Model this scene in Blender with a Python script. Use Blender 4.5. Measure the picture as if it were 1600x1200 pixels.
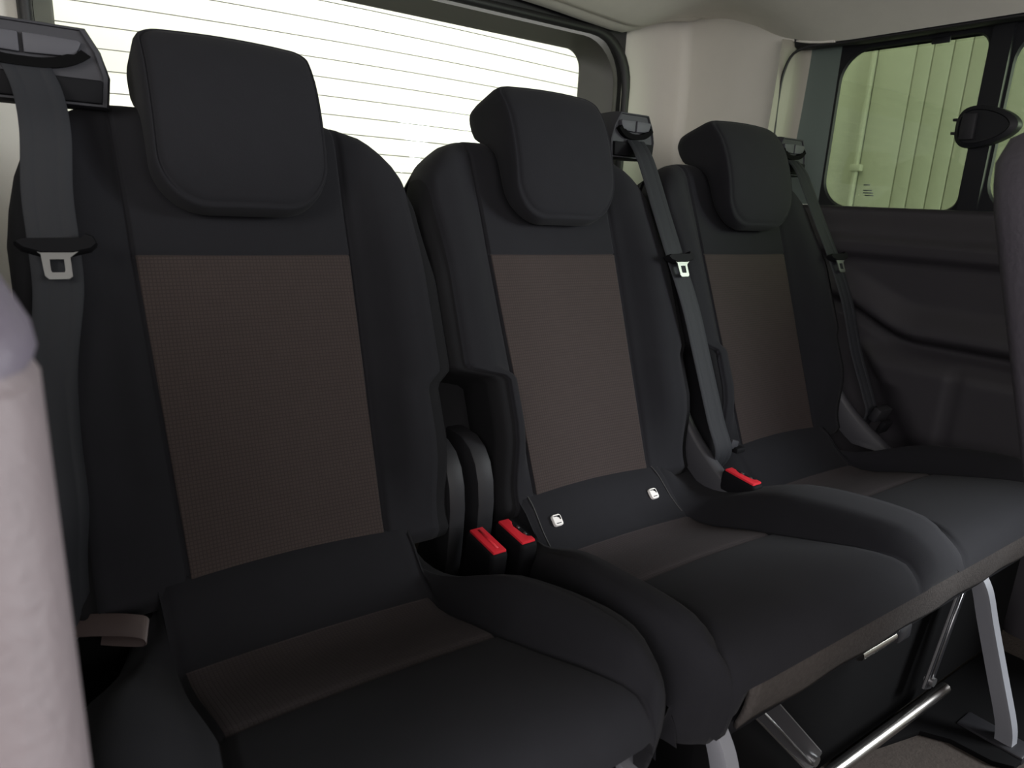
import bpy, bmesh, math, random
from mathutils import Vector, Matrix
random.seed(4)
S = bpy.context.scene
for o in list(bpy.data.objects):
    bpy.data.objects.remove(o)
COL = S.collection

# ------------------------------------------------------------------ camera
cam_d = bpy.data.cameras.new('camera')
cam = bpy.data.objects.new('camera', cam_d)
COL.objects.link(cam)
f = 1100.0
cx = Vector((1585, -205, f)).normalized()
cy_ = Vector((-(-330 * -205 + f * f) / 1585, -330, f)).normalized()
cz_ = cx.cross(cy_)
if cz_.y > 0:
    cz_ = -cz_
Rm = Matrix((cx, cy_, cz_))                # world = Rm @ (right, down, forward)
right, up, back = Rm @ Vector((1, 0, 0)), Rm @ Vector((0, -1, 0)), Rm @ Vector((0, 0, -1))
cam.matrix_world = Matrix(((right.x, up.x, back.x, -0.233), (right.y, up.y, back.y, -0.830),
                           (right.z, up.z, back.z, 0.838), (0, 0, 0, 1)))
cam_d.sensor_width = 36
cam_d.lens = f / 1600 * 36
cam_d.clip_start = 0.01
cam_d.dof.use_dof = True
cam_d.dof.focus_distance = 1.15
cam_d.dof.aperture_fstop = 7.5
S.camera = cam

# ------------------------------------------------------------------ light and exposure
W = bpy.data.worlds.new('world')
S.world = W
W.use_nodes = True
W.node_tree.nodes['Background'].inputs[0].default_value = (0.80, 0.88, 1.0, 1)
W.node_tree.nodes['Background'].inputs[1].default_value = 0.30
S.view_settings.view_transform = 'Standard'
S.view_settings.look = 'None'
S.view_settings.gamma = 1
S.view_settings.use_curve_mapping = False
S.view_settings.exposure = 0.0


def area(name, loc, target, sx, sy, power, color):
    d = bpy.data.lights.new(name, 'AREA')
    d.shape = 'RECTANGLE'
    d.size, d.size_y, d.energy, d.color = sx, sy, power, color
    o = bpy.data.objects.new(name, d)
    o.location = loc
    o.rotation_euler = (Vector(target) - Vector(loc)).to_track_quat('-Z', 'Y').to_euler()
    COL.objects.link(o)
    return o


area('rear_door_fill', (1.6, 1.5, 3.0), (1.6, 3.3, 0.9), 5.0, 1.2, 150, (1, .99, .93))  # added fill lamp, out of view, whitens the door behind the rear glass
area('side_cladding_fill', (2.45, 0.4, 2.9), (3.1, 0.5, .9), 0.4, 3.0, 21, (1, .97, .93))  # added fill lamp, out of view, brightens the boards outside
area('windscreen_light', (-0.1, -2.4, 1.15), (0.9, 0, .65), 1.7, 1.0, 34, (1, .94, .90))
area('sliding_door_light', (2.3, -1.6, 1.3), (0.9, 0.1, 0.8), 1.0, 0.9, 135, (.93, .96, 1))
area('left_door_light', (-1.5, -1.45, 1.25), (0.8, -0.2, 0.45), .9, .9, 42, (1, .94, .96))

# ------------------------------------------------------------------ materials
def mat(name, col, rough=.6, metal=0, noise=None, bump=None, spec=.5, sheen=0, coat=0):
    """col RGB; noise=(scale, amount) varies the colour; bump=(scale, strength, distance)"""
    m = bpy.data.materials.new(name)
    m.use_nodes = True
    nt = m.node_tree
    b = nt.nodes['Principled BSDF']
    b.inputs['Base Color'].default_value = (*col, 1)
    b.inputs['Roughness'].default_value = rough
    b.inputs['Metallic'].default_value = metal
    b.inputs['Specular IOR Level'].default_value = spec
    b.inputs['Sheen Weight'].default_value = sheen
    b.inputs['Sheen Roughness'].default_value = .5
    b.inputs['Coat Weight'].default_value = coat
    tc = nt.nodes.new('ShaderNodeTexCoord')
    if noise:
        n = nt.nodes.new('ShaderNodeTexNoise')
        n.inputs['Scale'].default_value = noise[0]
        n.inputs['Detail'].default_value = 4
        nt.links.new(tc.outputs['Object'], n.inputs['Vector'])
        mx = nt.nodes.new('ShaderNodeMix')
        mx.data_type = 'RGBA'
        a = noise[1]
        mx.inputs[6].default_value = (*[c * (1 - a) for c in col], 1)
        mx.inputs[7].default_value = (*[min(1, c * (1 + a)) for c in col], 1)
        nt.links.new(n.outputs['Fac'], mx.inputs[0])
        nt.links.new(mx.outputs[2], b.inputs['Base Color'])
    if bump:
        n = nt.nodes.new('ShaderNodeTexNoise')
        n.inputs['Scale'].default_value = bump[0]
        n.inputs['Detail'].default_value = 3
        nt.links.new(tc.outputs['Object'], n.inputs['Vector'])
        bp = nt.nodes.new('ShaderNodeBump')
        bp.inputs['Strength'].default_value = bump[1]
        bp.inputs['Distance'].default_value = bump[2]
        nt.links.new(n.outputs['Fac'], bp.inputs['Height'])
        nt.links.new(bp.outputs['Normal'], b.inputs['Normal'])
    return m


def weave(name, c1, c2, pitch, axis='XZ'):
    """fine woven check: two crossed sets of thin threads, darker in the gaps"""
    m = mat(name, c1, .9, spec=.2, sheen=.015)
    nt = m.node_tree
    b = nt.nodes['Principled BSDF']
    tc = nt.nodes.new('ShaderNodeTexCoord')
    sp = nt.nodes.new('ShaderNodeSeparateXYZ')
    nt.links.new(tc.outputs['Object'], sp.inputs[0])
    outs = []
    for k, ax in enumerate(axis):
        mul = nt.nodes.new('ShaderNodeMath'); mul.operation = 'MULTIPLY'
        mul.inputs[1].default_value = 2 * math.pi / pitch
        nt.links.new(sp.outputs['XYZ'.index(ax)], mul.inputs[0])
        s = nt.nodes.new('ShaderNodeMath'); s.operation = 'SINE'
        nt.links.new(mul.outputs[0], s.inputs[0])
        g = nt.nodes.new('ShaderNodeMapRange')
        g.inputs[1].default_value = .35; g.inputs[2].default_value = 1.0
        g.inputs[3].default_value = 0; g.inputs[4].default_value = 1
        nt.links.new(s.outputs[0], g.inputs[0])
        outs.append(g)
    mx = nt.nodes.new('ShaderNodeMath'); mx.operation = 'MAXIMUM'
    nt.links.new(outs[0].outputs[0], mx.inputs[0]); nt.links.new(outs[1].outputs[0], mx.inputs[1])
    n = nt.nodes.new('ShaderNodeTexNoise'); n.inputs['Scale'].default_value = 60
    nt.links.new(tc.outputs['Object'], n.inputs['Vector'])
    ad = nt.nodes.new('ShaderNodeMath'); ad.operation = 'MULTIPLY_ADD'
    nt.links.new(n.outputs['Fac'], ad.inputs[0]); ad.inputs[1].default_value = .5
    nt.links.new(mx.outputs[0], ad.inputs[2])
    c = nt.nodes.new('ShaderNodeMix'); c.data_type = 'RGBA'
    c.inputs[6].default_value = (*c1, 1); c.inputs[7].default_value = (*c2, 1)
    sub = nt.nodes.new('ShaderNodeMath'); sub.operation = 'SUBTRACT'; sub.use_clamp = True
    nt.links.new(ad.outputs[0], sub.inputs[0]); sub.inputs[1].default_value = .2
    nt.links.new(sub.outputs[0], c.inputs[0])
    nt.links.new(c.outputs[2], b.inputs['Base Color'])
    bp = nt.nodes.new('ShaderNodeBump'); bp.inputs['Strength'].default_value = .35
    bp.inputs['Distance'].default_value = -.0006
    nt.links.new(mx.outputs[0], bp.inputs['Height'])
    nt.links.new(bp.outputs['Normal'], b.inputs['Normal'])
    return m


M = {}
M['fabric'] = mat('black_knit_fabric', (.0092, .0092, .0114), .92, spec=.2, sheen=.02, noise=(35, .12), bump=(900, .25, .0006))
M['fabric_side'] = mat('black_side_cloth', (.0075, .0075, .0085), .92, spec=.15, noise=(35, .12), bump=(900, .25, .0006))
M['brown'] = weave('brown_check_fabric', (.037, .0280, .026), (.026, .0197, .0185), .0044, 'XZ')
M['brown_flat'] = weave('brown_check_fabric_seat', (.044, .036, .037), (.032, .026, .027), .0044, 'XY')
M['plastic'] = mat('black_grained_plastic', (.013, .013, .015), .58, spec=.3, bump=(700, .15, .0004))
M['plastic_dk'] = mat('deep_black_plastic', (.005, .005, .006), .75, spec=.12)
M['pit'] = mat('shade_black', (.0022, .0022, .0024), .9, spec=.08)  # near-black with the deep shade under the seats put into its colour
M['insert'] = mat('satin_grey_insert', (.055, .055, .064), .6, spec=.3)
M['plastic_grey'] = mat('grey_plastic', (.030, .030, .035), .65, spec=.25, bump=(600, .1, .0004))
M['belt'] = mat('seat_belt_webbing', (.017, .018, .021), .7, spec=.22, bump=(800, .3, .0003))
M['metal'] = mat('brushed_metal', (.36, .36, .36), .38, 1, bump=(300, .05, .0003))
M['chrome'] = mat('polished_tube', (.55, .53, .50), .22, 1)
M['black_metal'] = mat('black_painted_metal', (.018, .018, .02), .3)
M['red'] = mat('red_button_plastic', (.62, .022, .035), .4)
M['headliner'] = mat('headliner_cloth', (.70, .68, .62), .95, noise=(25, .05), bump=(500, .2, .0005))
M['pillar'] = mat('beige_pillar_plastic', (.66, .64, .58), .7, noise=(14, .04), bump=(450, .15, .0005))
M['tail'] = mat('tailgate_trim_plastic', (.062, .062, .052), .5, bump=(400, .1, .0004))
M['seal'] = mat('rubber_seal', (.010, .010, .011), .55)
M['lower'] = mat('dark_wall_trim_plastic', (.026, .024, .028), .55, noise=(9, .08), bump=(500, .25, .0005))
M['carpet'] = mat('charcoal_seat_carpet', (.045, .040, .037), 1, spec=.1, noise=(160, .35), bump=(320, .6, .002))
M['floor'] = mat('floor_carpet', (.045, .038, .033), 1, spec=.1, noise=(110, .25), bump=(260, .6, .002))
M['leather_lo'] = mat('light_grey_grained_back', (.160, .132, .136), .6, noise=(26, .12), bump=(190, .5, .002))
M['leather_dim'] = mat('dimmed_mauve_seat_cloth', (.036, .032, .039), .7, bump=(190, .4, .002))  # darker copy of the mauve cloth, weaker light at right put into colour
M['leather_hi'] = mat('mauve_grey_grained_back', (.105, .090, .114), .6, noise=(26, .12), bump=(190, .5, .002))  # lighter copy of the mauve cloth, brighter light at left put into colour
M['strap'] = mat('brown_satin_strap', (.07, .052, .05), .35, bump=(700, .2, .0004))
M['iso'] = mat('white_label', (.75, .73, .70), .6)
M['wall_white'] = mat('white_garage_door', (.88, .88, .80), .7, noise=(3, .03))
M['wall_green'] = mat('garage_side_cladding', (.62, .62, .52), .8, noise=(30, .06), bump=(60, .3, .002))
M['concrete'] = mat('concrete_floor', (.30, .29, .27), .85, noise=(5, .2), bump=(60, .3, .003))
M['ceramic'] = mat('black_ceramic_band', (.006, .0065, .008), .5, spec=.3)
M['lip'] = mat('beige_window_lip', (.28, .27, .22), .6)
M['jamb'] = mat('grey_green_jamb', (.11, .14, .125), .35)
M['thread'] = mat('grey_thread', (.045, .045, .045), .8)
M['wire'] = mat('defroster_wire', (.34, .34, .31), .6)


def glass(name, tint, refl=.06):
    m = bpy.data.materials.new(name)
    m.use_nodes = True
    nt = m.node_tree
    nt.nodes.clear()
    out = nt.nodes.new('ShaderNodeOutputMaterial')
    t = nt.nodes.new('ShaderNodeBsdfTransparent'); t.inputs[0].default_value = (*tint, 1)
    g = nt.nodes.new('ShaderNodeBsdfGlossy'); g.inputs['Roughness'].default_value = .03
    x = nt.nodes.new('ShaderNodeMixShader'); x.inputs[0].default_value = refl
    nt.links.new(t.outputs[0], x.inputs[1]); nt.links.new(g.outputs[0], x.inputs[2])
    nt.links.new(x.outputs[0], out.inputs['Surface'])
    return m


M['glass_rear'] = glass('rear_glass', (.95, .96, .92))
M['glass_side'] = glass('green_tinted_glass', (.486, .534, .43))

# ------------------------------------------------------------------ helpers
def link(name, me, m, parent=None, smooth=True, loc=None):
    o = bpy.data.objects.new(name, me)
    COL.objects.link(o)
    if m and not me.materials:
        me.materials.append(m)
    if smooth:
        for p in me.polygons:
            p.use_smooth = True
    if parent:
        o.parent = parent
    return o


def mesh(name, V, F, m, parent=None, smooth=True, sub=0, autosmooth=None):
    me = bpy.data.meshes.new(name)
    me.from_pydata([tuple(v) for v in V], [], F)
    bm = bmesh.new(); bm.from_mesh(me)
    bmesh.ops.recalc_face_normals(bm, faces=bm.faces)
    if autosmooth is not None:
        for e in bm.edges:
            if len(e.link_faces) == 2 and e.calc_face_angle(0) > autosmooth:
                e.smooth = False
    bm.to_mesh(me); bm.free()
    o = link(name, me, m, parent, smooth)
    if sub:
        md = o.modifiers.new('s', 'SUBSURF'); md.levels = md.render_levels = sub
    return o


def thing(name, label, cat, loc=(0, 0, 0), group=None):
    o = bpy.data.objects.new(name, None)
    COL.objects.link(o)
    o.location = loc
    o.empty_display_size = .05
    tag(o, label, cat, group)
    return o


def tag(o, label, cat, group=None):
    o['label'] = label
    o['category'] = cat
    if group:
        o['group'] = group
    return o


def struct(o):
    o['kind'] = 'structure'
    return o


def keep(o, parent):
    """parent a mesh given in world coordinates"""
    o.parent = parent
    o.matrix_parent_inverse = Matrix.Translation(parent.location).inverted()
    return o


def sm(a, b, x):
    t = max(0, min(1, (x - a) / (b - a)))
    return t * t * (3 - 2 * t)


def lerp(pts, x):
    if x <= pts[0][0]:
        return pts[0][1]
    for (a, va), (b, vb) in zip(pts, pts[1:]):
        if x <= b:
            return va + (vb - va) * (x - a) / (b - a)
    return pts[-1][1]


def smooth_lerp(pts, x):
    """Catmull-Rom through the points"""
    n = len(pts)
    if x <= pts[0][0]:
        return pts[0][1]
    if x >= pts[-1][0]:
        return pts[-1][1]
    for i in range(n - 1):
        if x <= pts[i + 1][0]:
            x0, x1 = pts[i][0], pts[i + 1][0]
            h = x1 - x0
            t = (x - x0) / h
            m0 = (pts[i + 1][1] - pts[max(0, i - 1)][1]) / (pts[i + 1][0] - pts[max(0, i - 1)][0]) * h
            j = min(n - 1, i + 2)
            m1 = (pts[j][1] - pts[i][1]) / (pts[j][0] - pts[i][0]) * h
            return ((2 * t**3 - 3 * t**2 + 1) * pts[i][1] + (t**3 - 2 * t**2 + t) * m0
                    + (-2 * t**3 + 3 * t**2) * pts[i + 1][1] + (t**3 - t**2) * m1)


def grid_parts(rows, part_of, names, closed=False, caps=None):
    """rows: equal-length lists of Vectors. part_of(i, j) -> key. names: key -> (object name, material, parent).
    The full grid gives the smooth normals; every key becomes a mesh of its own."""
    n, m_ = len(rows), len(rows[0])
    cells = {}
    for i in range(n - 1):
        for j in range(m_ if closed else m_ - 1):
            cells.setdefault(part_of(i, j), []).append((i, j))
    res = {}
    # smooth normals over the whole grid
    nv = [[Vector() for _ in range(m_)] for _ in range(n)]
    for i in range(n - 1):
        for j in range(m_ if closed else m_ - 1):
            k = (j + 1) % m_
            a, b, c, d = rows[i][j], rows[i][k], rows[i + 1][k], rows[i + 1][j]
            nn = (c - a).cross(d - b)
            for (p, q) in ((i, j), (i, k), (i + 1, k), (i + 1, j)):
                nv[p][q] += nn
    for key, cl in cells.items():
        idx, V, F, N = {}, [], [], []
        def vid(p, q):
            if (p, q) not in idx:
                idx[(p, q)] = len(V)
                V.append(rows[p][q])
                x = nv[p][q]
                N.append(x.normalized() if x.length > 0 else Vector((0, 0, 1)))
            return idx[(p, q)]
        for i, j in cl:
            k = (j + 1) % m_
            F.append((vid(i, j), vid(i, k), vid(i + 1, k), vid(i + 1, j)))
        if caps and key in caps:
            for r in caps[key]:
                half = m_ // 2
                for q in range(half - 1):
                    a, b = q, q + 1
                    c, d = m_ - 2 - q, m_ - 1 - q
                    F.append((vid(r, a), vid(r, b), vid(r, c), vid(r, d)) if r else (vid(r, d), vid(r, c), vid(r, b), vid(r, a)))
        nm, mt, par = names[key]
        me = bpy.data.meshes.new(nm)
        me.from_pydata([tuple(v) for v in V], [], F)
        me.validate()
        me.update()
        o = link(nm, me, mt, None, True)
        if len(me.vertices) == len(N):
            me.normals_split_custom_set_from_vertices([tuple(x) for x in N])
        if par:
            keep(o, par) if par.parent is None else setattr(o, 'parent', par)
            if par.parent is not None:
                o.matrix_parent_inverse = (par.matrix_parent_inverse.copy() if False else Matrix.Translation(par.parent.location).inverted() @ Matrix.Identity(4))
                o.matrix_parent_inverse = Matrix.Identity(4)
        res[key] = o
    return res


def box(c, s, bev=0, seg=2, rot=None):
    bm = bmesh.new()
    bmesh.ops.create_cube(bm, size=1)
    for v in bm.verts:
        v.co = Vector((v.co.x * s[0], v.co.y * s[1], v.co.z * s[2]))
    if bev:
        bmesh.ops.bevel(bm, geom=bm.edges[:], offset=bev, segments=seg, affect='EDGES', profile=.5)
    if rot is not None:
        bmesh.ops.transform(bm, matrix=rot, verts=bm.verts)
    bmesh.ops.translate(bm, vec=Vector(c), verts=bm.verts)
    return bm


def from_bm(name, bm, m, parent=None, sharp=.7, lift=None):
    for e in bm.edges:
        if len(e.link_faces) == 2 and e.calc_face_angle(0) > sharp:
            e.smooth = False
    me = bpy.data.meshes.new(name)
    bm.to_mesh(me); bm.free()
    o = link(name, me, m, None, True)
    if parent:
        attach(o, parent)
    return o


def attach(o, parent):
    """world-coordinate mesh under a thing (Empty) or under one of its parts"""
    o.parent = parent
    if parent.parent is None:
        o.matrix_parent_inverse = Matrix.Translation(parent.location).inverted()
    return o


def tube(path, r, m, name, parent=None, n=12, cap=True):
    """swept round tube through world points"""
    pts = [Vector(p) for p in path]
    V, F = [], []
    prev = None
    for i, p in enumerate(pts):
        t = (pts[min(i + 1, len(pts) - 1)] - pts[max(i - 1, 0)]).normalized()
        a = t.cross(Vector((0, 0, 1)))
        if a.length < .05:
            a = t.cross(Vector((0, 1, 0)))
        a.normalize()
        if prev and a.dot(prev) < 0:
            a = -a
        prev = a
        b = t.cross(a).normalized()
        rr = r[i] if isinstance(r, (list, tuple)) else r
        for k in range(n):
            an = 2 * math.pi * k / n
            V.append(p + a * math.cos(an) * rr + b * math.sin(an) * rr)
    for i in range(len(pts) - 1):
        for k in range(n):
            F.append((i * n + k, i * n + (k + 1) % n, (i + 1) * n + (k + 1) % n, (i + 1) * n + k))
    if cap:
        F.append(tuple(range(n))[::-1])
        F.append(tuple(range((len(pts) - 1) * n, len(pts) * n)))
    o = mesh(name, V, F, m, None, True, autosmooth=1.0)
    if parent:
        attach(o, parent)
    return o


def strap(path, sides, th, m, name, parent=None):
    """flat webbing: centre line points, side half-vectors, thickness; grooved face"""
    pts = [Vector(p) for p in path]
    prof = [(-1, 0), (-.96, .5), (-.5, .5), (-.45, .25), (-.38, .5), (.38, .5), (.45, .25), (.5, .5), (.96, .5), (1, 0), (.9, -.5), (-.9, -.5)]
    V, F = [], []
    n = len(prof)
    for i, p in enumerate(pts):
        t = (pts[min(i + 1, len(pts) - 1)] - pts[max(i - 1, 0)]).normalized()
        s = Vector(sides[i]) if isinstance(sides, list) else Vector(sides)
        nn = s.cross(t).normalized()
        if nn.y > 0:
            nn = -nn
        for a, b in prof:
            V.append(p + s * a + nn * b * th)
    for i in range(len(pts) - 1):
        for k in range(n):
            F.append((i * n + k, i * n + (k + 1) % n, (i + 1) * n + (k + 1) % n, (i + 1) * n + k))
    F.append(tuple(range(n))[::-1]); F.append(tuple(range((len(pts) - 1) * n, len(pts) * n)))
    o = mesh(name, V, F, m, None, True, autosmooth=.9)
    if parent:
        attach(o, parent)
    return o


def densify(pts, k):
    """Catmull-Rom resample of 3D points"""
    P = [Vector(p) for p in pts]
    out = []
    for i in range(len(P) - 1):
        p0, p1, p2, p3 = P[max(0, i - 1)], P[i], P[i + 1], P[min(len(P) - 1, i + 2)]
        for j in range(k):
            t = j / k
            out.append(.5 * ((2 * p1) + (p2 - p0) * t + (2 * p0 - 5 * p1 + 4 * p2 - p3) * t * t + (3 * p1 - p0 - 3 * p2 + p3) * t**3))
    out.append(P[-1])
    return out


def rrect(x0, x1, z0, z1, r, seg=8, mid=6):
    """rounded rectangle loop; r may be a tuple (bl, br, tr, tl). Same point count always."""
    if not isinstance(r, tuple):
        r = (r,) * 4
    cs = [((x0 + r[0], z0 + r[0]), r[0], 180), ((x1 - r[1], z0 + r[1]), r[1], 270), ((x1 - r[2], z1 - r[2]), r[2], 0), ((x0 + r[3], z1 - r[3]), r[3], 90)]
    arcs = []
    for (c, rr, a0) in cs:
        arcs.append([(c[0] + rr * math.cos(math.radians(a0 + 90 * k / seg)), c[1] + rr * math.sin(math.radians(a0 + 90 * k / seg))) for k in range(seg + 1)])
    loop = []
    for i, a in enumerate(arcs):
        loop += a
        b = arcs[(i + 1) % 4][0]
        for k in range(1, mid):
            loop.append((a[-1][0] + (b[0] - a[-1][0]) * k / mid, a[-1][1] + (b[1] - a[-1][1]) * k / mid))
    return loop


def loft(loops, m, name, parent=None, fill_first=False, fill_last=False, closed=True, autosmooth=.8):
    V, F = [], []
    n = len(loops[0])
    for lp in loops:
        V += [Vector(p) for p in lp]
    for i in range(len(loops) - 1):
        for k in range(n if closed else n - 1):
            F.append((i * n + k, i * n + (k + 1) % n, (i + 1) * n + (k + 1) % n, (i + 1) * n + k))
    if fill_first:
        F.append(tuple(range(n)))
    if fill_last:
        F.append(tuple(range((len(loops) - 1) * n, len(loops) * n)))
    o = mesh(name, V, F, m, None, True, autosmooth=autosmooth)
    if parent:
        attach(o, parent)
    return o


def prism(poly, axis, a0, a1, m, name, parent=None, bev=0, sharp=.6):
    """extrude a polygon; axis 'x': poly in (y,z), 'y': (x,z), 'z': (x,y)"""
    def P(p, a):
        return {'x': (a, p[0], p[1]), 'y': (p[0], a, p[1]), 'z': (p[0], p[1], a)}[axis]
    bm = bmesh.new()
    v0 = [bm.verts.new(P(p, a0)) for p in poly]
    v1 = [bm.verts.new(P(p, a1)) for p in poly]
    bm.faces.new(v0); bm.faces.new(v1[::-1])
    n = len(poly)
    for i in range(n):
        bm.faces.new((v0[i], v0[(i + 1) % n], v1[(i + 1) % n], v1[i]))
    bmesh.ops.recalc_face_normals(bm, faces=bm.faces)
    if bev:
        ed = [e for e in bm.edges if e.calc_face_angle(0) > .9]
        bmesh.ops.bevel(bm, geom=ed, offset=bev, segments=2, affect='EDGES', profile=.5)
    return from_bm(name, bm, m, parent, sharp)


# ================================================================== the setting
CXV = 0.53            # middle of the vehicle
XW = 1.46             # inner face of the right side trim
REC = math.radians(21.5)

# floor ------------------------------------------------------------
def flat_grid(x0, x1, y0, y1, nx, ny, zf):
    V = [(x0 + (x1 - x0) * i / nx, y0 + (y1 - y0) * j / ny, zf(x0 + (x1 - x0) * i / nx, y0 + (y1 - y0) * j / ny)) for j in range(ny + 1) for i in range(nx + 1)]
    F = [(j * (nx + 1) + i, j * (nx + 1) + i + 1, (j + 1) * (nx + 1) + i + 1, (j + 1) * (nx + 1) + i) for j in range(ny) for i in range(nx)]
    return V, F


fl = mesh('floor', *flat_grid(-.50, 1.50, -2.2, .80, 24, 30, lambda x, y: -.002), M['floor'])
struct(fl)
md = fl.modifiers.new('t', 'SOLIDIFY'); md.thickness = .03; md.offset = 1

# ceiling ------------------------------------------------------------
def wall_top(y):
    return smooth_lerp([(-2.2, 1.25), (.2, 1.245), (.30, 1.25), (.403, 1.275), (.492, 1.315), (.603, 1.350), (.70, 1.362)], y)


def rear_top(x):
    a = abs(x - CXV)
    return smooth_lerp([(0, 1.315), (.35, 1.305), (.55, 1.292), (.66, 1.290), (.72, 1.312), (.81, 1.342), (.93, 1.362)], a)


def ceil_z(x, y):
    t = min(1, abs(x - CXV) / (XW - CXV))
    side = wall_top(y)
    main = 1.385
    z = side + (main - side) * (1 - t ** 3.2)
    k = sm(.35, .68, y)
    return z * (1 - k) + (rear_top(x) if t < .999 else wall_top(y)) * k if y < .68 else (rear_top(x))


rows = []
ys = [-2.2, -1.6, -1.1, -.7, -.4, -.2, 0, .1, .2, .28, .34, .4, .45, .5, .54, .58, .61, .635, .648]
xsn = 40
for y in ys:
    rows.append([Vector((CXV - (XW - CXV) + 2 * (XW - CXV) * i / xsn, y, ceil_z(CXV - (XW - CXV) + 2 * (XW - CXV) * i / xsn, y))) for i in range(xsn + 1)])
for rr in rows:
    rr.insert(0, rr[0] + Vector((-.11, 0, -.01)))
# rolled rear edge of the headliner
rows.append([v + Vector((0, .004, .006)) for v in rows[-1]])
rows.append([v + Vector((0, -.004, .02)) for v in rows[-1]])
g = grid_parts(rows, lambda i, j: 0, {0: ('ceiling', M['headliner'], None)})
struct(g[0])
# headliner edge strip seen as a pale line along the side pillar
for sgn, nm in ((1, 'trim_1'), (-1, 'trim_2')):
    pts = densify([(CXV + sgn * (XW - CXV - .004), y, wall_top(y) + .002) for y in (.25, .32, .4, .47, .54, .60, .65, .69)], 3)
    o = tube(pts, .0035, M['headliner'], nm, n=8)
    struct(o)
# header panel between headliner and tailgate seal
rows = []
for (dy, dz) in ((.640, .012), (.66, .004), (.69, -.002), (.705, -.002)):
    rows.append([Vector((CXV - .93 + 1.86 * i / 40, dy, rear_top(CXV - .93 + 1.86 * i / 40) + dz)) for i in range(41)])
g = grid_parts(rows, lambda i, j: 0, {0: ('trim_3', M['headliner'], None)})
struct(g[0])

# pillar panels (rear corners) ------------------------------------------
def pillar(sgn, nm):
    path = [(.694, .738), (.705, .724), (.76, .724), (.84, .722)]
    path += [(.93 - .03 + .03 * math.sin(a), .722 - .03 + .03 * math.cos(a)) for a in [math.radians(x) for x in (0, 22, 45, 67, 90)]]
    path += [(.932, .64), (.932, .56), (.931, .48), (.930, .42), (.930, .385), (.935, .378)]
    rows = []
    nz = 26
    for k in range(nz + 1):
        t = k / nz
        row = []
        for (a, y) in path:
            top = (rear_top(CXV + a) if y > .70 else wall_top(y)) + .004
            if y <= .70 and y > .66:
                top = 1.366
            bot = .30
            z = bot + (top - bot) * t
            ta = -.030 * sm(1.15, 1.40, z) if a > .8 else 0      # leans in under the roof
            bulge = -.006 * math.sin(math.pi * sm(.5, 1.3, z))
            row.append(Vector((CXV + sgn * (a + ta * .5 + (bulge if a > .9 else 0)), y + (bulge if y > .7 else 0), z)))
        rows.append(row)
    g = grid_parts(rows, lambda i, j: 0, {0: (nm, M['pillar'], None)})
    struct(g[0])


pillar(1, 'trim_4')
pillar(-1, 'trim_5')

# rear opening: seal, tailgate trim, glass --------------------------------
GX0, GX1, GZ0, GZ1 = -.118, 1.118, .80, 1.243
OX0, OX1, OZ0, OZ1 = -.165, 1.215, .70, 1.278
def loop_y(l, y):
    return [Vector((p[0], y, p[1])) for p in l]
outer = rrect(-.52, 1.56, .0, 1.5, .02)
open_ = rrect(OX0, OX1, OZ0, OZ1, .13)
open_b = rrect(OX0 - .01, OX1 + .01, OZ0 - .01, OZ1 + .008, .135)
wr = loft([loop_y(outer, .735), loop_y(open_b, .735)], M['lower'], 'wall_rear')
struct(wr)
sh = loft([loop_y(outer, .85), loop_y(rrect(GX0 - .012, GX1 + .012, GZ0 - .012, GZ1 + .012, .055), .812)], M['seal'], 'rear_light_block')  # unseen shell added to keep outside light off the tailgate trim
struct(sh)
# rubber seal: a round bead round the opening
sl = []
for a in range(0, 360, 45):
    r_ = .011
    d = -r_ * math.cos(math.radians(a))
    sl.append(loop_y(rrect(OX0 - d, OX1 + d, OZ0 - d, OZ1 + d, .13), .708 + r_ * math.sin(math.radians(a))))
sl.append(sl[0])
seal = loft(sl, M['seal'], 'trim_6', autosmooth=3)
struct(seal)
GX0, GX1, GZ0, GZ1 = -.118, 1.118, .80, 1.243
tl = [loop_y(rrect(OX0 - .02, OX1 + .02, OZ0 - .02, OZ1 + .02, .14), .765),
      loop_y(rrect(OX0 + .008, OX1 - .008, OZ0 + .008, OZ1 - .006, .125), .742),
      loop_y(rrect(OX0 + .014, OX1 - .02, OZ0 + .02, OZ1 - .010, .118), .738),
      loop_y(rrect(GX0 - .006, GX1 + .012, GZ0 - .012, GZ1 + .006, .056), .783),
      loop_y(rrect(GX0, GX1, GZ0, GZ1, .05), .792), loop_y(rrect(GX0, GX1, GZ0, GZ1, .05), .80)]
tg = loft(tl, M['tail'], 'trim_7')
struct(tg)
win1 = loft([loop_y(rrect(GX0 - .02, GX1 + .02, GZ0 - .02, GZ1 + .02, .06), .802), loop_y(rrect(GX0 - .02, GX1 + .02, GZ0 - .02, GZ1 + .02, .06), .806)], M['glass_rear'], 'window_1', None, True, True)
struct(win1)
for k in range(12):
    z = 1.225 - .0385 * k
    pts = [(GX0 + (GX1 - GX0) * t / 12, .7995, z + .010 * (1 - (2 * t / 12 - 1) ** 2)) for t in range(13)]
    o = tube(pts, .0011, M['wire'], 'defroster_wire', win1, n=5)

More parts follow.
